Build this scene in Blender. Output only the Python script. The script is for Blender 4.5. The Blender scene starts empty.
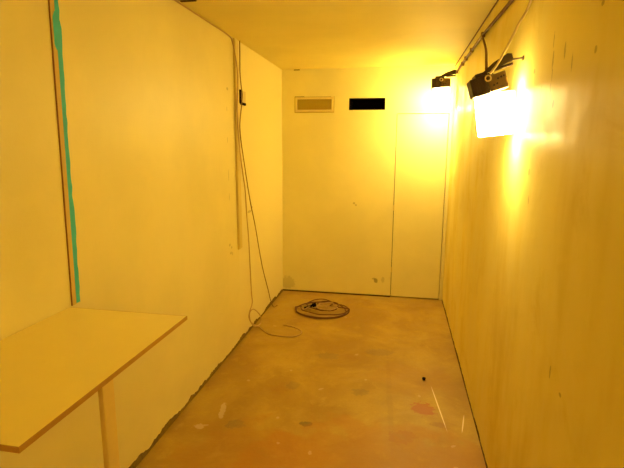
import bpy, bmesh, math, random
from mathutils import Vector, Matrix
random.seed(7)
S = bpy.context.scene
COL = S.collection
W, D, H = 1.8266, 5.209, 2.5
YF = -1.3            # wall behind the camera

# ------------------------------------------------------------------ helpers
def link(name, me, m=None, parent=None):
    o = bpy.data.objects.new(name, me); COL.objects.link(o)
    if m is not None: me.materials.append(m)
    if parent is not None: o.parent = parent
    return o
def obj(name, bm, m, parent=None, smooth=False):
    me = bpy.data.meshes.new(name)
    bmesh.ops.recalc_face_normals(bm, faces=bm.faces)
    bm.to_mesh(me); bm.free()
    if smooth:
        for p in me.polygons: p.use_smooth = True
    return link(name, me, m, parent)
def empty(name, loc, rot=(0, 0, 0)):
    o = bpy.data.objects.new(name, None); COL.objects.link(o)
    o.location = loc; o.rotation_euler = rot; o.empty_display_size = .05
    return o
def tag(o, label, cat, group=None):
    o['label'] = label; o['category'] = cat
    if group: o['group'] = group
    return o
def struct(o):
    o['kind'] = 'structure'; return o
def box(bm, x0, x1, y0, y1, z0, z1, bev=0.0):
    t = bmesh.new()
    bmesh.ops.create_cube(t, size=1)
    for v in t.verts:
        v.co = Vector(((x0+x1)/2 + v.co.x*(x1-x0), (y0+y1)/2 + v.co.y*(y1-y0), (z0+z1)/2 + v.co.z*(z1-z0)))
    if bev: bmesh.ops.bevel(t, geom=t.edges[:], offset=bev, segments=2, affect='EDGES', profile=.5)
    me = bpy.data.meshes.new('tmp'); t.to_mesh(me); t.free(); bm.from_mesh(me); bpy.data.meshes.remove(me)
def smooth_path(pts, n=8):
    P = [Vector(p) for p in pts]; out = []
    for i in range(len(P)-1):
        p0 = P[max(i-1, 0)]; p1 = P[i]; p2 = P[i+1]; p3 = P[min(i+2, len(P)-1)]
        for k in range(n):
            t = k/n
            out.append(.5*((2*p1)+(-p0+p2)*t+(2*p0-5*p1+4*p2-p3)*t*t+(-p0+3*p1-3*p2+p3)*t**3))
    out.append(P[-1]); return out
def tube(bm, pts, r, n=8, sm=8):
    P = smooth_path(pts, sm) if sm else [Vector(p) for p in pts]
    up = None; rings = []
    for i, p in enumerate(P):
        d = (P[min(i+1, len(P)-1)] - P[max(i-1, 0)])
        if d.length < 1e-7: d = Vector((0, 0, 1))
        d.normalize()
        if up is None:
            up = d.orthogonal().normalized()
        else:
            up = (up - d*up.dot(d))
            up = up.normalized() if up.length > 1e-5 else d.orthogonal().normalized()
        s = d.cross(up)
        rings.append([bm.verts.new(p + (up*math.cos(a)+s*math.sin(a))*r) for a in [2*math.pi*k/n for k in range(n)]])
    for a, b in zip(rings, rings[1:]):
        for k in range(n):
            bm.faces.new((a[k], a[(k+1) % n], b[(k+1) % n], b[k]))
    bm.faces.new(rings[0][::-1]); bm.faces.new(rings[-1])
def cyl(bm, a, b, r, n=14): tube(bm, [a, b], r, n, 0)
def torus(bm, c, axis, R, r, n=24, k=8):
    axis = Vector(axis).normalized(); u = axis.orthogonal().normalized(); v = axis.cross(u)
    rings = []
    for i in range(n):
        a = 2*math.pi*i/n; d = u*math.cos(a)+v*math.sin(a)
        rings.append([bm.verts.new(Vector(c)+d*(R+r*math.cos(b))+axis*r*math.sin(b)) for b in [2*math.pi*j/k for j in range(k)]])
    for i in range(n):
        A, B = rings[i], rings[(i+1) % n]
        for j in range(k): bm.faces.new((A[j], A[(j+1) % k], B[(j+1) % k], B[j]))

# ------------------------------------------------------------------ materials
class N:
    def __init__(s, name, rough=.5, spec=.5, metal=0.0, base=(.8, .8, .8)):
        s.m = bpy.data.materials.new(name); s.m.use_nodes = True
        s.t = s.m.node_tree; s.b = s.t.nodes['Principled BSDF']
        s.b.inputs['Base Color'].default_value = (*base, 1)
        s.b.inputs['Roughness'].default_value = rough
        s.b.inputs['Specular IOR Level'].default_value = spec
        s.b.inputs['Metallic'].default_value = metal
        s._pos = None
    def node(s, typ, **kw):
        n = s.t.nodes.new(typ)
        for k, v in kw.items(): setattr(n, k, v)
        return n
    def set(s, sock, v):
        if hasattr(v, 'is_linked'): s.t.links.new(v, sock)
        elif isinstance(v, tuple) and len(v) == 3 and sock.type == 'RGBA': sock.default_value = (*v, 1)
        else: sock.default_value = v
    @property
    def pos(s):
        if s._pos is None: s._pos = s.node('ShaderNodeTexCoord').outputs['Object']
        return s._pos
    def mapped(s, scale=(1, 1, 1), loc=(0, 0, 0)):
        n = s.node('ShaderNodeMapping'); s.t.links.new(s.pos, n.inputs[0])
        n.inputs['Scale'].default_value = scale; n.inputs['Location'].default_value = loc
        return n.outputs[0]
    def noise(s, scale, detail=4, rough=.55, vec=None, dist=0.0):
        n = s.node('ShaderNodeTexNoise'); s.t.links.new(vec if vec is not None else s.pos, n.inputs['Vector'])
        n.inputs['Scale'].default_value = scale; n.inputs['Detail'].default_value = detail
        n.inputs['Roughness'].default_value = rough; n.inputs['Distortion'].default_value = dist
        return n.outputs['Fac']
    def ramp(s, f, a, b, va=0.0, vb=1.0):
        n = s.node('ShaderNodeMapRange'); n.interpolation_type = 'SMOOTHSTEP'
        s.set(n.inputs[0], f); n.inputs[1].default_value = a; n.inputs[2].default_value = b
        n.inputs[3].default_value = va; n.inputs[4].default_value = vb
        return n.outputs[0]
    def math(s, op, a, b=0.0, c=None):
        n = s.node('ShaderNodeMath', operation=op); s.set(n.inputs[0], a); s.set(n.inputs[1], b)
        if c is not None: s.set(n.inputs[2], c)
        return n.outputs[0]
    def mix(s, f, a, b):
        n = s.node('ShaderNodeMix', data_type='RGBA'); s.set(n.inputs[0], f); s.set(n.inputs[6], a); s.set(n.inputs[7], b)
        return n.outputs[2]
    def sep(s):
        n = s.node('ShaderNodeSeparateXYZ'); s.t.links.new(s.pos, n.inputs[0]); return n.outputs
    def color(s, c): s.set(s.b.inputs['Base Color'], c)
    def rough(s, r): s.set(s.b.inputs['Roughness'], r)
    def bump(s, h, strength=.2, dist=.01):
        n = s.node('ShaderNodeBump'); n.inputs['Strength'].default_value = strength; n.inputs['Distance'].default_value = dist
        s.t.links.new(h, n.inputs['Height']); s.t.links.new(n.outputs[0], s.b.inputs['Normal'])
    def spot(s, ax, ay, x, y, rx, ry, ang=0.0, wob=.5, ns=25.0):
        """mask of an irregular stain centred at (x,y) in two object axes"""
        o = s.sep()
        dx = s.math('SUBTRACT', o[ax], x); dy = s.math('SUBTRACT', o[ay], y)
        c, n = math.cos(ang), math.sin(ang)
        u = s.math('DIVIDE', s.math('ADD', s.math('MULTIPLY', dx, c), s.math('MULTIPLY', dy, n)), rx)
        v = s.math('DIVIDE', s.math('SUBTRACT', s.math('MULTIPLY', dy, c), s.math('MULTIPLY', dx, n)), ry)
        d = s.math('SQRT', s.math('ADD', s.math('MULTIPLY', u, u), s.math('MULTIPLY', v, v)))
        d = s.math('ADD', d, s.math('MULTIPLY', s.math('SUBTRACT', s.noise(ns, 3), .5), wob*2))
        return s.ramp(d, .75, 1.1, 1.0, 0.0)

WALL = (.83, .71, .27)
DIRT = (.20, .15, .05)
def wall_mat(name, base, rough=.42, streak=.0, extra=None):
    k = N(name, rough, .22 if streak else .4)
    big = k.noise(1.3, 4, .6)
    c = k.mix(k.ramp(big, .35, .7), tuple(x*.95 for x in base), tuple(min(1, x*1.03) for x in base))
    fine = k.noise(70, 4, .6)
    if streak:
        st = k.noise(1.0, 4, .6, k.mapped((3.0, 3.0, .8)))
        c = k.mix(k.ramp(st, .48, .75, 0, streak), c, (base[0]*.80, base[1]*.72, base[2]*.55))
        blot = k.noise(3.2, 6, .68, None, .6)
        c = k.mix(k.ramp(blot, .52, .72, 0, streak*.7), c, (base[0]*.78, base[1]*.70, base[2]*.5))
        k.rough(k.ramp(k.math('ADD', k.math('MULTIPLY', st, .6), k.math('MULTIPLY', blot, .4)), .35, .65, rough-.1, rough+.16))
        h = k.math('ADD', k.math('MULTIPLY', st, .4), k.math('ADD', k.math('MULTIPLY', fine, .25), k.math('MULTIPLY', blot, 1.1)))
        k.bump(h, .08, .010)
    else:
        k.bump(fine, .12, .004)
    if extra: c = extra(k, c)
    k.color(c)
    return k.m

def left_extra(k, c):
    o = k.sep()
    c = k.mix(k.ramp(o[1], 3.70, 3.712), c, (.80, .69, .285))            # lighter far panel, beyond the joint
    # small plugs, holes and a column of old fixing marks left of the trunking
    for (y, z, ry, rz) in [(3.49, .897, .018, .012), (3.53, .87, .014, .010), (3.51, .828, .018, .012), (3.545, .815, .010, .016),
                           (3.52, 2.10, .02, .012), (3.50, 1.95, .006, .02), (3.50, 1.72, .006, .025), (3.50, 1.45, .006, .05),
                           (3.505, 1.28, .006, .03), (4.00, 1.10, .06, .012), (4.07, 1.13, .03, .010)]:
        c = k.mix(k.math('MULTIPLY', k.spot(1, 2, y, z, ry, rz, 0, .35, 60), .42), c, DIRT)
    return c
def right_extra(k, c):
    marks = [(1.873, 2.041, .005, .03), (1.863, 1.972, .008, .035), (1.858, 1.921, .004, .025), (1.863, 1.864, .004, .03), (1.815, 1.818, .010, .014),
             (1.741, 1.982, .008, .03), (1.474, 1.933, .010, .011), (1.46, 2.047, .010, .008), (2.049, 1.572, .010, .014), (2.02, 1.46, .006, .02),
             (2.10, 1.97, .014, .010), (1.569, .938, .006, .025), (1.461, .916, .012, .008), (1.66, 1.93, .005, .03), (1.98, 1.86, .006, .04)]
    for (y, z, ry, rz) in marks:
        c = k.mix(k.math('MULTIPLY', k.spot(1, 2, y, z, ry, rz, 0, .6, 70), .45), c, (.16, .11, .03))
    return c
def back_extra(k, c):
    for (x, z, rx, rz, f) in [(1.085, .185, .022, .028, .6), (1.06, .205, .02, .012, .4), (1.165, .195, .02, .035, .22), (.06, .10, .085, .085, .22),
                              (.82, 1.06, .014, .012, .4), (.84, 1.04, .012, .01, .4)]:
        c = k.mix(k.math('MULTIPLY', k.spot(0, 2, x, z, rx, rz, 0, .5, 40), f), c, DIRT)
    return c
M = {}
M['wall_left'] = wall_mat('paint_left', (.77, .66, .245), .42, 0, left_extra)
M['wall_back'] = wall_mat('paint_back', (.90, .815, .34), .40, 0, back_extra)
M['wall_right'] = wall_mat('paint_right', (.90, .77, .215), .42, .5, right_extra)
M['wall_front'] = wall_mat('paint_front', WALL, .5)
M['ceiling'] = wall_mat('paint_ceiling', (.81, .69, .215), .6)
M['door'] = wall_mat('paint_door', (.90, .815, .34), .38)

k = N('concrete_floor', .5, .35)
a = k.noise(1.7, 8, .62, None, .5); b = k.noise(6.5, 8, .7, None, .3); f = k.noise(60, 5, .7)
c = k.mix(k.ramp(a, .35, .68), (.33, .19, .022), (.47, .315, .042))
c = k.mix(k.ramp(b, .50, .72, 0, .55), c, (.55, .40, .09))
c = k.mix(k.ramp(k.noise(3.1, 6, .65, k.mapped((1, 1, 1), (5, 2, 0))), .54, .74, 0, .5), c, (.29, .125, .02))
c = k.mix(k.ramp(f, .3, .7, 0, .25), c, (.30, .165, .03))
for (x, y, rx, ry, ang, col, s) in [
        (.806, 2.573, .040, .032, .2, (.07, .065, .03), .8), (.385, 2.49, .06, .05, .3, (.14, .11, .05), .5), (.62, 3.02, .05, .06, 0, (.16, .12, .05), .4),
        (1.10, 3.02, .06, .05, .3, (.15, .11, .04), .45), (.80, 3.55, .09, .06, .1, (.2, .14, .05), .5), (1.20, 3.70, .12, .07, .1, (.2, .13, .05), .5),
        (1.52, 2.89, .075, .085, .5, (.34, .05, .02), .85), (1.60, 2.72, .05, .03, 0, (.22, .08, .03), .5), (1.38, 2.55, .09, .07, .4, (.30, .09, .03), .5),
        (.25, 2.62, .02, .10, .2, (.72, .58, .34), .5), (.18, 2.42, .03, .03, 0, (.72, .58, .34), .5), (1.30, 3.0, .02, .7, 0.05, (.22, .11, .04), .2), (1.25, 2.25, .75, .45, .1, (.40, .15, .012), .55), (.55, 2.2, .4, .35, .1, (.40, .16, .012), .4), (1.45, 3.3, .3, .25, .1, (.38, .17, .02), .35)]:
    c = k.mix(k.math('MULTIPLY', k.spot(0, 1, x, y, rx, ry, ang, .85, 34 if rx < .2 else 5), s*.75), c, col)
# pale scratched lines near the right wall
for (x0, y0, x1, y1, w) in [(1.587, 3.204, 1.6486, 2.6646, .0042), (1.771, 2.864, 1.7345, 2.661, .004)]:
    ang = math.atan2(y1-y0, x1-x0); L = math.hypot(x1-x0, y1-y0)/2
    c = k.mix(k.math('MULTIPLY', k.spot(0, 1, (x0+x1)/2, (y0+y1)/2, L, w, ang, .12, 30), .8), c, (.92, .80, .50))
for q in range(16):                                                   # flecks of spilt paint
    x, y = random.uniform(.1, 1.7), random.uniform(2.2, 4.9); s_ = random.uniform(.006, .014)
    c = k.mix(k.math('MULTIPLY', k.spot(0, 1, x, y, s_*random.uniform(1, 2), s_, random.uniform(0, 3), .8, 60), .22), c, (.78, .64, .38))
k.color(c); k.rough(k.ramp(b, .4, .7, .42, .6)); k.bump(k.math('ADD', f, k.math('MULTIPLY', b, 1.5)), .2, .004)
M['floor'] = k.m

def simple(name, base, rough=.5, spec=.5, metal=0, var=.12, scale=40):
    k = N(name, rough, spec, metal)
    n = k.noise(scale, 4, .6)
    k.color(k.mix(n, tuple(x*(1-var) for x in base), tuple(min(1, x*(1+var)) for x in base)))
    k.bump(n, .08, .003)
    return k.m
M['dark_gap'] = simple('dirt_and_shade_seam', (.21, .135, .03), .9, .1, 0, .5, 45)
M['gap_thin'] = simple('dark_seam', (.10, .055, .02), .9, .1, 0, .5, 45)
M['black'] = simple('black_and_void_shade', (.008, .005, .004), .95, .05, 0, .3)
M['laminate'] = simple('table_laminate', (.90, .745, .21), .35, .45, 0, .03, 9)
M['edge'] = simple('table_edge', (.46, .24, .045), .5, .4, 0, .2, 30)
M['leg'] = simple('leg_wood', (.74, .54, .15), .5, .4, 0, .08, 25)
k = N('batten_wood', .55, .3)
g = k.noise(1, 5, .6, k.mapped((60, 60, 3)))
k.color(k.mix(g, (.56, .37, .08), (.70, .50, .13))); M['batten'] = k.m
M['batten_dark'] = simple('batten_edge_shade', (.27, .11, .03), .7, .2, 0, .3, 30)
M['teal'] = simple('teal_tape', (.05, .46, .50), .55, .3, 0, .18, 18)
M['trunk'] = simple('trunking_paint', (.72, .56, .16), .45, .4, 0, .05, 20)
M['cable_dark'] = simple('cable_dark', (.27, .15, .04), .6, .25, 0, .2, 60)
M['cable_brown'] = simple('cable_brown', (.16, .065, .022), .6, .25, 0, .2, 60)
M['cable_tan'] = simple('cable_tan', (.50, .32, .12), .45, .5, 0, .15, 60)
M['cable_pale'] = simple('cable_pale', (.62, .50, .28), .4, .5, 0, .1, 60)
M['vent_frame'] = simple('vent_frame', (.82, .68, .24), .4, .5, 0, .04, 20)
M['vent_slat'] = simple('vent_mesh', (.52, .385, .05), .6, .3, 0, .1, 60)
M['housing'] = simple('housing_dark', (.045, .022, .010), .55, .4, 0, .3, 40)
M['housing_plate'] = simple('housing_plate', (.15, .085, .03), .5, .45, 0, .25, 50)
M['ring'] = simple('gland_ring', (.75, .6, .3), .35, .5)
M['screw'] = simple('screw_dark', (.03, .015, .01), .5, .4)
M['box_grey'] = simple('box_cream', (.62, .48, .2), .5)
LIGHT = (1.0, .735, .27)
def emis(name, col, s):
    m = bpy.data.materials.new(name); m.use_nodes = True; t = m.node_tree
    t.nodes.remove(t.nodes['Principled BSDF'])
    e = t.nodes.new('ShaderNodeEmission'); e.inputs[0].default_value = (*col, 1); e.inputs[1].default_value = s
    t.links.new(e.outputs[0], t.nodes['Material Output'].inputs[0]); return m
REAR_W = 4.2
NEAR_E, FAR_E = 35.0, 34.0
# one glass, its faces given different glow to shape the wall light
M['glow_near'] = emis('lit_glass_near', LIGHT, NEAR_E); M['front_near'] = emis('front_glass_dimmed_near', LIGHT, NEAR_E*.075); M['base_near'] = emis('base_glass_boosted_near', LIGHT, NEAR_E*1.5)
M['glow_far'] = emis('lit_glass_far', LIGHT, FAR_E); M['base_far'] = emis('base_glass_boosted_far', LIGHT, FAR_E*2.6); M['end_far'] = emis('end_glass_far', LIGHT, FAR_E*.75); M['front_far'] = emis('front_glass_dimmed_far', LIGHT, FAR_E*.14)

# ------------------------------------------------------------------ setting
T = .12
bm = bmesh.new(); box(bm, -T, W+T, YF-T, D+.6, -.12, 0); struct(obj('floor', bm, M['floor']))
bm = bmesh.new(); box(bm, -T, W+T, YF-T, D+.6, H, H+.12); struct(obj('ceiling', bm, M['ceiling']))
bm = bmesh.new(); box(bm, -T, 0, YF-T, D+.6, 0, H); struct(obj('wall_left', bm, M['wall_left']))
bm = bmesh.new(); box(bm, W, W+T, YF-T, D+.6, 0, H); struct(obj('wall_right', bm, M['wall_right']))
bm = bmesh.new(); box(bm, 0, W, YF-T, YF, 0, H); struct(obj('wall_front', bm, M['wall_front']))
# back wall with a doorway at the right and a duct opening
DX0, DX1, DZ = 1.252, 1.792, 2.026
VX0, VX1, VZ0, VZ1 = .742, 1.127, 2.066, 2.189
bm = bmesh.new()
xs = [0, VX0, VX1, DX0, DX1, W]; zs = [0, DZ, VZ0, VZ1, H]
def hole(i, j): return (i == 3 and j == 0) or (i == 1 and j == 2)
for i in range(5):
    for j in range(4):
        if not hole(i, j): box(bm, xs[i], xs[i+1], D, D+T, zs[j], zs[j+1])
bmesh.ops.remove_doubles(bm, verts=bm.verts, dist=1e-5)
struct(obj('wall_back', bm, M['wall_back']))
# flush door slab, dark void behind its gaps
g = .006
bm = bmesh.new(); box(bm, DX0+g, DX1-g, D+.003, D+.042, .012, DZ-g, .002)
door = struct(obj('door_1', bm, M['door']))
bm = bmesh.new()
for z in (.32, 1.02, 1.72): cyl(bm, (DX0+g, D+.006, z-.03), (DX0+g, D+.006, z+.03), .005)
obj('hinge', bm, M['trunk'], door)
bm = bmesh.new(); box(bm, DX0-.03, DX1+.03, D+T+.002, D+T+.02, 0, DZ+.03); struct(obj('trim_4', bm, M['black']))
# seams where walls meet floor / ceiling
def ragged(bm, y0, y1, x0, x1, hmin, hmax, step=.016):
    n = int((y1-y0)/step); prev = None; h = (hmin+hmax)/2
    for i in range(n+1):
        y = y0+(y1-y0)*i/n
        h = min(hmax, max(hmin, h+random.uniform(-1, 1)*(hmax-hmin)*.35))
        cur = [bm.verts.new(p) for p in ((x0, y, 0.0005), (x0, y, h), (x1, y, h), (x1, y, 0.0005))]
        if prev:
            for q in range(4): bm.faces.new((prev[q], prev[(q+1) % 4], cur[(q+1) % 4], cur[q]))
        else: bm.faces.new(cur)
        prev = cur
    bm.faces.new(prev)
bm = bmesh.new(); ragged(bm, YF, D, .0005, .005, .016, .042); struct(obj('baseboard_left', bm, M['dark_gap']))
bm = bmesh.new(); ragged(bm, YF, D, W-.004, W-.0005, .010, .022); struct(obj('baseboard_right', bm, M['gap_thin']))
bm = bmesh.new(); box(bm, .005, DX0, D-.004, D-.0005, .0005, .016); struct(obj('baseboard_back', bm, M['gap_thin']))
bm = bmesh.new(); tube(bm, [(W-.005, D, H-.005), (W-.005, YF, H-.005)], .0045, 6, 0); struct(obj('trim_1', bm, M['cable_brown']))
bm = bmesh.new(); box(bm, .02, .115, 2.735, 2.75, H-.006, H-.0005); struct(obj('trim_2', bm, M['gap_thin']))
bm = bmesh.new(); box(bm, .135, .20, D-.006, D-.0005, H-.012, H-.004); struct(obj('trim_3', bm, M['dark_gap']))

# ------------------------------------------------------------------ vents
v = empty('ventilation_grille', (.364, D, 2.128))
tag(v, 'framed rectangular air grille with olive mesh, high on the end wall at left', 'vent')
X, Z, fw = .212, .0785, .024
bm = bmesh.new()
box(bm, -X, X, -.014, -.0005, Z-fw, Z, .003); box(bm, -X, X, -.014, -.0005, -Z, -Z+fw, .003)
box(bm, -X, -X+fw, -.014, -.0005, -Z+fw, Z-fw, .003); box(bm, X-fw, X, -.014, -.0005, -Z+fw, Z-fw, .003)
obj('grille_frame', bm, M['vent_frame'], v)
bm = bmesh.new()
box(bm, -X+fw, X-fw, -.0035, -.0008, -Z+fw, Z-fw)
for i in range(9):
    z = -Z+fw+(i+.5)*(2*Z-2*fw)/9
    box(bm, -X+fw, X-fw, -.009, -.003, z-.0022, z+.0022)
for i in range(30):
    x = -X+fw+(i+.5)*(2*X-2*fw)/30
    box(bm, x-.0015, x+.0015, -.008, -.003, -Z+fw, Z-fw)
obj('grille_mesh', bm, M['vent_slat'], v)
bm = bmesh.new()
for a0, a1, b0, b1 in ((-X-.008, -X-.0005, -Z-.008, Z+.006), (X+.0005, X+.006, -Z-.008, Z+.006), (-X-.0005, X+.0005, -Z-.008, -Z-.0005)): box(bm, a0, a1, -.006, -.0005, b0, b1)
obj('grille_shadow_rim', bm, M['vent_slat'], v)  # dark rim painting the shadow line at the frame's sides and bottom
bm = bmesh.new()
box(bm, -X-.004, -X+.10, -.010, -.0005, Z+.001, Z+.007); box(bm, -X+.10, X-.03, -.006, -.0005, Z+.001, Z+.003)
obj('grille_shadow_strip', bm, M['dark_gap'], v)  # dark strip painting the shadow line along the frame's top
bm = bmesh.new()
x0, x1, z0, z1 = VX0+.001, VX1-.001, VZ0+.001, VZ1-.001
w = .004
for (a0, a1, b0, b1) in ((x0, x1, z0, z0+w), (x0, x1, z1-w, z1), (x0, x0+w, z0+w, z1-w), (x1-w, x1, z0+w, z1-w)):
    box(bm, a0, a1, D+.004, D+.42, b0, b1)
box(bm, x0, x1, D+.42, D+.43, z0, z1)
tag(obj('vent_duct', bm, M['black']), 'open black rectangular vent hole in the end wall, right of the framed grille', 'vent')  # black lining paints the darkness inside the hole

# ------------------------------------------------------------------ bench table on the left wall
TX, TY0, TY1, TZ = .517, .795, 1.632, 1.014
tb = empty('wall_table', (.26, 1.2, 0))
tag(tb, 'narrow yellow-topped bench table with brown edge and single post, fixed along the left wall', 'table')
def loc(x, y, z): return (x-.26, y-1.2, z)
def lbox(bm, x0, x1, y0, y1, z0, z1, bev=0): box(bm, x0-.26, x1-.26, y0-1.2, y1-1.2, z0, z1, bev)
bm = bmesh.new(); lbox(bm, .002, TX-.003, TY0+.003, TY1-.003, TZ-.015, TZ); obj('tabletop', bm, M['laminate'], tb)
bm = bmesh.new()
lbox(bm, TX-.003, TX, TY0, TY1, TZ-.0145, TZ-.0005); lbox(bm, .002, TX-.003, TY0, TY0+.003, TZ-.0145, TZ-.0005); lbox(bm, .002, TX-.003, TY1-.003, TY1, TZ-.0145, TZ-.0005)
o = obj('edge_band', bm, M['edge'], tb); o['label'] = 'brown edge strip'
bm = bmesh.new(); lbox(bm, .467, .484, 1.135, 1.192, .0, TZ-.0155, .004); obj('leg', bm, M['leg'], tb)

# ------------------------------------------------------------------ batten and teal tape strip on the left wall
bt = empty('wall_batten', (0, 1.665, TZ))
tag(bt, 'slim upright wooden batten with painted shade at its left edge on the left wall above the bench table', 'batten')
bm = bmesh.new()
def slant(bm, ya, yb, x0, x1, zt=H-TZ-.001, lean=.022):
    vs = []
    for z, d in ((.002, -.0), (zt, lean*1.25)):
        vs.append([bm.verts.new(p) for p in ((x0, ya+d, z), (x1, ya+d, z), (x1, yb+d, z), (x0, yb+d, z))])
    for q in range(4): bm.faces.new((vs[0][q], vs[0][(q+1) % 4], vs[1][(q+1) % 4], vs[1][q]))
    bm.faces.new(vs[0]); bm.faces.new(vs[1])
slant(bm, -.018, .004, .0008, .0048); obj('batten_face', bm, M['batten'], bt)
bm = bmesh.new(); slant(bm, -.0225, -.0185, .0008, .0042); obj('batten_shade', bm, M['batten_dark'], bt)  # dark strip standing in for the shade along the batten's left edge
bm = bmesh.new(); n = 46; prev = None
a = .0; b = .03
for i in range(n+1):
    z = .004+(H-TZ-.006)*i/n; d = .022*1.25*i/n
    if i % 4 == 0: a = random.choice([.004, .006, .008, .0045]); 
    b = .030+random.uniform(-.003, .003) + (.004 if (i//7) % 3 == 1 else 0)
    if 31 < i < 36: a = -.012
    x0 = .0152 if a < .004 else .0008
    cur = [bm.verts.new(p) for p in ((.0008, max(a, .0045)+d, TZ+z), (.0042 if x0 < .01 else .0064, a+d, TZ+z), (.0035, b+d, TZ+z), (.0008, b+d, TZ+z))]
    for v_ in cur: v_.co.y += 1.665
    if prev:
        for q in range(4): bm.faces.new((prev[q], prev[(q+1) % 4], cur[(q+1) % 4], cur[q]))
    else: bm.faces.new(cur)
    prev = cur
bm.faces.new(prev)
tag(obj('tape_strip', bm, M['teal']), 'ragged teal tape strip running up the left wall right beside the wooden batten', 'tape')

# ------------------------------------------------------------------ trunking and hanging cables on the left wall
tr = empty('cable_trunking', (0, 3.71, .822))
tag(tr, 'shallow yellow vertical cable trunking on the left wall, from ceiling to below mid height', 'trunking')
bm = bmesh.new(); box(bm, .0008, .014, -.042, .036, 0, H-.822-.002, .003); obj('trunking_base', bm, M['trunk'], tr)
bm = bmesh.new(); box(bm, .0145, .018, -.036, .030, .006, H-.822-.01, .001); obj('trunking_lid', bm, M['trunk'], tr)
bm = bmesh.new()
tube(bm, [(.022, 3.765, 2.494), (.024, 3.758, 2.40), (.024, 3.752, 2.25), (.027, 3.765, 2.15), (.027, 3.79, 2.08), (.027, 3.765, 2.0), (.028, 3.711, 1.80), (.028, 3.806, 1.519),
          (.028, 3.936, 1.211), (.028, 4.069, .968), (.028, 4.272, .542), (.03, 4.472, .229), (.034, 4.535, .11), (.05, 4.60, .0065), (.075, 4.66, .0065)], .0045, 8, 8)
tag(obj('hanging_cable', bm, M['cable_dark'], None, True), 'dark cable hanging slack down the left wall from ceiling to floor, through the small connector', 'cable')
bm = bmesh.new()
tube(bm, [(.012, 1.3, 2.488), (.010, 2.2, 2.489), (.012, 2.75, 2.488), (.010, 3.2, 2.489), (.014, 3.54, 2.484), (.03, 3.58, 2.44), (.034, 3.635, 2.33), (.028, 3.685, 2.20), (.0265, 3.66, 1.98), (.0265, 3.668, 1.80),
          (.0265, 3.70, 1.643), (.0265, 3.765, 1.45), (.025, 3.82, 1.307), (.024, 3.85, 1.091), (.024, 3.892, .863), (.024, 3.93, .489), (.034, 3.915, .36), (.05, 3.88, .29),
          (.055, 3.785, .235), (.05, 3.79, .17), (.05, 3.92, .055), (.055, 4.07, .012), (.055, 4.14, .03), (.05, 4.10, .10), (.05, 3.97, .19), (.055, 3.86, .235), (.05, 3.80, .215), (.045, 3.84, .13),
          (.05, 3.97, .04), (.07, 4.02, .008), (.13, 3.95, .0055), (.214, 3.873, .0055), (.358, 3.855, .0055), (.45, 3.88, .0055), (.485, 3.96, .0055), (.457, 4.031, .0055), (.377, 4.09, .0055), (.273, 4.121, .0055)], .0048, 8, 8)
tag(obj('looped_cable', bm, M['cable_tan'], None, True), 'thin tan cable down the left wall, looping where it meets the floor', 'cable')
cn = empty('cable_connector', (.03, 3.80, 2.07))
tag(cn, 'small cream and black connector block clipped on the hanging cable beside the trunking', 'connector')
bm = bmesh.new(); box(bm, -.0285, -.012, .004, .105, -.042, .05, .003); obj('connector_body', bm, M['box_grey'], cn)
bm = bmesh.new(); box(bm, -.0285, -.0155, -.016, .003, -.052, .056, .003); box(bm, -.0285, -.0115, .003, .11, -.062, -.0425, .003); o = obj('connector_clip', bm, M['black'], cn)
o['label'] = 'black connector clip'

# ------------------------------------------------------------------ coil of cable on the floor
bm = bmesh.new(); pts = []
def ell(cx, cy, rx, ry, a0, a1, z, n=14, wob=.02):
    out = []
    for i in range(n+1):
        t = a0+(a1-a0)*i/n
        out.append((cx+rx*math.cos(t)+random.uniform(-wob, wob)*.5, cy+ry*math.sin(t)+random.uniform(-wob, wob)*.5, z+random.uniform(0, .006)))
    return out
tau = 2*math.pi
P = ell(.57, 4.60, .275, .255, 3.0, 3.0+tau, .007, 16, .015) + ell(.56, 4.585, .262, .24, 3.0, 3.0+tau, .016, 16, .03) + ell(.59, 4.62, .25, .20, 3.0, 3.0+.55*tau, .022, 9, .02) \
    + ell(.53, 4.72, .135, .16, -.3, .75*tau, .028, 12, .02) + ell(.61, 4.66, .12, .15, 3.0, 3.0+tau, .032, 14, .03)
tube(bm, P, .0056, 7, 5)
cl = obj('cable_coil', bm, M['cable_brown'], None, True)
tag(cl, 'loose coil of brown cable lying on the floor before the end wall', 'cable')
bm = bmesh.new(); tube(bm, ell(.62, 4.62, .10, .12, .5, .5+.9*tau, .044, 14, .02) + [(.47, 4.62, .04), (.39, 4.57, .016), (.32, 4.60, .010), (.27, 4.64, .008)], .0055, 7, 5)
obj('cable_end', bm, M['cable_tan'], cl, True)['label'] = 'tan inner loop'
bm = bmesh.new()
tube(bm, [(.38, 4.60, .016), (.42, 4.61, .026), (.47, 4.625, .046)], .012, 10, 4); tube(bm, [(.465, 4.625, .042), (.50, 4.63, .054)], .021, 10, 2)
obj('plug', bm, M['black'], cl, True)['label'] = 'black plug'
bm = bmesh.new()
bmesh.ops.create_icosphere(bm, subdivisions=2, radius=.014)
for v_ in bm.verts: v_.co = v_.co*random.uniform(.75, 1.15); v_.co.z *= .7; v_.co.y *= 1.5; v_.co += Vector((1.542, 3.285, .0095))
tag(obj('debris_lump', bm, M['black'], None, True), 'tiny black lump of debris on the floor near the right wall', 'debris')

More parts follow.
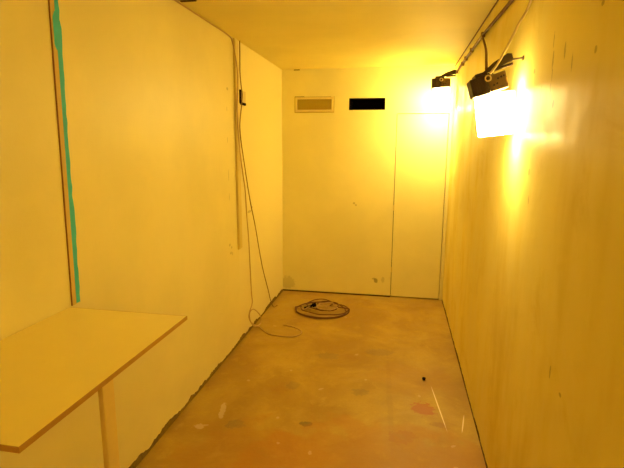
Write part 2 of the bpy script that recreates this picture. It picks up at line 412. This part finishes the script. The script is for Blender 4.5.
# ------------------------------------------------------------------ lamps on the right wall
def lamp(loc, tilt, gtilt, s, glow, front, label, side=False, gx=.088, gz=-.262):
    """X towards the right wall, Y along the room, Z up; origin at the housing's centre"""
    L = empty('wall_floodlight', loc, (0, 0, 0)); tag(L, label, 'lamp', 'floodlights along the right wall')
    R = Matrix.Rotation(-tilt, 3, 'Y'); G = Matrix.Rotation(-gtilt, 3, 'Y')
    def tf(bm, A):
        for v in bm.verts: v.co = A @ (v.co*s)
        return bm
    bm = bmesh.new()
    box(bm, -.098, -.006, -.062, .075, -.056, .042, .005)
    box(bm, -.064, .0, -.055, .07, .042, .062, .004)
    box(bm, -.006, .03, -.05, .07, -.052, .05, .003)
    for i in range(5): box(bm, -.09+i*.016, -.084+i*.016, -.064, -.060, -.045, .032, .001)
    obj('housing', tf(bm, R), M['housing'], L)
    bm = bmesh.new(); box(bm, -.004, .092, -.058, .068, -.054, .036, .004)
    box(bm, .01, .085, -.0595, -.056, -.046, -.028, .001)
    o = obj('side_plate', tf(bm, R), M['housing_plate'], L); o['label'] = 'olive brown plate with screw holes'
    for (x, z) in ((.045, .006), (.063, .010), (.078, .012), (.036, -.018), (.018, -.022)):
        b2 = bmesh.new(); cyl(b2, (x, -.064, z), (x, -.056, z), .0055); obj('screw', tf(b2, R), M['screw'], L)
    bm = bmesh.new(); torus(bm, (-.004, -.066, .022), (0, 1, 0), .0145, .0042); obj('cable_gland', tf(bm, R), M['ring'], L)
    # bracket arm rising to the wall
    bm = bmesh.new(); zt = .044
    prof = [(-.064, zt, .0), (-.01, zt+.010, .012), (.05, zt+.018, .036), (.13, zt+.034, .044), (.152, zt+.034, .036)]
    prev = None
    for (x, z, h) in prof:
        h = max(h, .008)
        cur = [bm.verts.new(p) for p in ((x, -.024, z), (x, -.024, z+h), (x, .024, z+h), (x, .024, z))]
        if prev:
            for q in range(4): bm.faces.new((prev[q], prev[(q+1) % 4], cur[(q+1) % 4], cur[q]))
        else: bm.faces.new(cur)
        prev = cur
    bm.faces.new(prev)
    box(bm, .05, .146, -.022, .022, zt+.011, zt+.024, .002)
    ob = obj('bracket_arm', tf(bm, R), M['housing'], L)
    # rod to the wall and its foot plate
    e = R @ Vector((.146*s, 0, (zt+.045)*s)); wx = W-loc[0]-.001
    b2 = bmesh.new(); cyl(b2, (e.x-.02*s, 0, e.z-.006*s), (wx-.004, 0, e.z+.004), .0045, 10); box(b2, wx-.004, wx, -.012, .012, e.z-.006, e.z+.012, .001)
    obj('wall_rod', b2, M['housing'], L)
    # lit glass: a tapered box hung below the housing
    bm = bmesh.new()
    top = [(-.076, -.055), (gx, -.055), (gx, .06), (-.076, .06)]; bot = [(-.066, -.050), (gx-.006, -.050), (gx-.006, .055), (-.066, .055)]
    A = [bm.verts.new((x, y, -.058)) for x, y in top]; B = [bm.verts.new((x, y, gz)) for x, y in bot]
    for q in range(4): bm.faces.new((A[q], A[(q+1) % 4], B[(q+1) % 4], B[q]))
    bm.faces.new(A); bm.faces.new(B)
    bmesh.ops.bevel(bm, geom=bm.edges[:], offset=.006, segments=2, affect='EDGES')
    tf(bm, G)
    sh = (R-G) @ Vector((.008*s, 0, -.056*s))
    for v in bm.verts: v.co += sh
    o = obj('lit_glass', bm, glow, L); o['label'] = 'glowing glass cover'
    o.data.materials.append(front); o.data.materials.append(M['base_far' if side else 'base_near']); o.data.materials.append(M['end_far'] if side else glow)
    for p in o.data.polygons:
        if p.normal.y < -.3: p.material_index = 1
        elif p.normal.z < -.97: p.material_index = 2
        elif p.normal.y > .3: p.material_index = 3
    # added unseen plate behind the glass, blocks its light to one side
    bm = bmesh.new()
    if side: box(bm, gx+.001, gx+.008, -.058, .062, gz+.010, -.062, .002)
    else: box(bm, -.055, gx-.012, .0615, .070, gz+.02, -.062, .002)
    tf(bm, G)
    for v in bm.verts: v.co += sh
    obj('hidden_baffle', bm, M['housing'], L)
    return L
NL = (1.683, 2.30, 1.951)
lamp(NL, math.radians(17), math.radians(6), .80, M['glow_near'], M['front_near'],
     'large lit floodlight tilted on the right wall, the nearer wall lamp', False, .125, -.292)
FL = (1.672, 4.95, 2.299)
lamp(FL, math.radians(2), math.radians(1), .93, M['glow_far'], M['front_far'],
     'small distant floodlight on the right wall above the end wall door', True)

# ------------------------------------------------------------------ cables along the right wall
bm = bmesh.new()
xw = W-.012
tube(bm, [(xw, -.6, 2.360), (xw, .6, 2.362), (xw, 1.6, 2.366), (xw, 2.3, 2.371), (xw, 2.579, 2.374), (xw, 3.0, 2.388), (xw, 3.43, 2.402), (xw, 4.0, 2.405), (xw, 4.6, 2.405), (xw, 4.84, 2.40), (xw-.006, 4.91, 2.385)], .0095, 8, 6)
cb = obj('wall_cable', bm, M['cable_brown'], None, True)
tag(cb, 'thick brown cable running high along the right wall towards the distant floodlight', 'cable')
for (y, z) in ((1.9, 2.367), (3.43, 2.402), (3.95, 2.405), (4.28, 2.403), (4.5, 2.398)):
    b2 = bmesh.new(); box(b2, W-.026, W-.0005, y-.012, y+.012, z-.016, z+.016, .003); obj('cable_clip', b2, M['cable_dark'], cb)
bm = bmesh.new()
tube(bm, [(W-.02, 3.42, 2.39), (W-.028, 3.30, 2.345), (W-.075, 2.86, 2.20), (W-.125, 2.50, 2.08), (W-.150, 2.32, 2.015)], .0065, 8, 6)
tag(obj('drop_cable', bm, M['cable_brown'], None, True), 'short brown cable dropping from the wall cable clip into the top of the large floodlight', 'cable')
bm = bmesh.new()
tube(bm, [(W-.010, 1.2, 2.49), (W-.010, 1.8, 2.475), (W-.010, 2.12, 2.40), (W-.012, 2.215, 2.262), (W-.047, 2.232, 2.18), (W-.082, 2.236, 2.10), (W-.118, 2.238, 2.025), (W-.1465, 2.242, 1.984)], .0055, 8, 8)
tag(obj('supply_cable', bm, M['cable_pale'], None, True), 'pale cable slanting down the right wall to the ring on the nearer floodlight', 'cable')

# ------------------------------------------------------------------ light, camera
# added unseen fill light behind the camera, brightens the near end
ld = bpy.data.lights.new('rear_fill', 'POINT'); ld.energy = REAR_W; ld.color = LIGHT; ld.shadow_soft_size = .14
lo = bpy.data.objects.new('rear_fill', ld); COL.objects.link(lo); lo.location = (1.55, -.55, 2.0)
w = bpy.data.worlds.new('World'); S.world = w; w.use_nodes = True
w.node_tree.nodes['Background'].inputs[0].default_value = (0, 0, 0, 1)
w.node_tree.nodes['Background'].inputs[1].default_value = 0

f, yaw, pit, roll, cx, cz = 470.24, .183988, .181155, .0059636, 1.31486, 1.66321
c, s = math.cos(yaw), math.sin(yaw)
fw = Vector((-s*math.cos(pit), c*math.cos(pit), -math.sin(pit)))
r0 = Vector((c, s, 0)); u0 = r0.cross(fw)
r = math.cos(roll)*r0 + math.sin(roll)*u0; u = -math.sin(roll)*r0 + math.cos(roll)*u0
cam = bpy.data.cameras.new('camera'); co = bpy.data.objects.new('camera', cam); COL.objects.link(co)
cam.sensor_fit = 'HORIZONTAL'; cam.sensor_width = 36; cam.lens = f*36/624; cam.clip_start = .02
co.matrix_world = Matrix(((r.x, u.x, -fw.x, cx), (r.y, u.y, -fw.y, 0), (r.z, u.z, -fw.z, cz), (0, 0, 0, 1)))
S.camera = co
S.view_settings.view_transform = 'Standard'; S.view_settings.look = 'None'
S.view_settings.gamma = 1; S.view_settings.use_curve_mapping = False
S.view_settings.exposure = 2.03
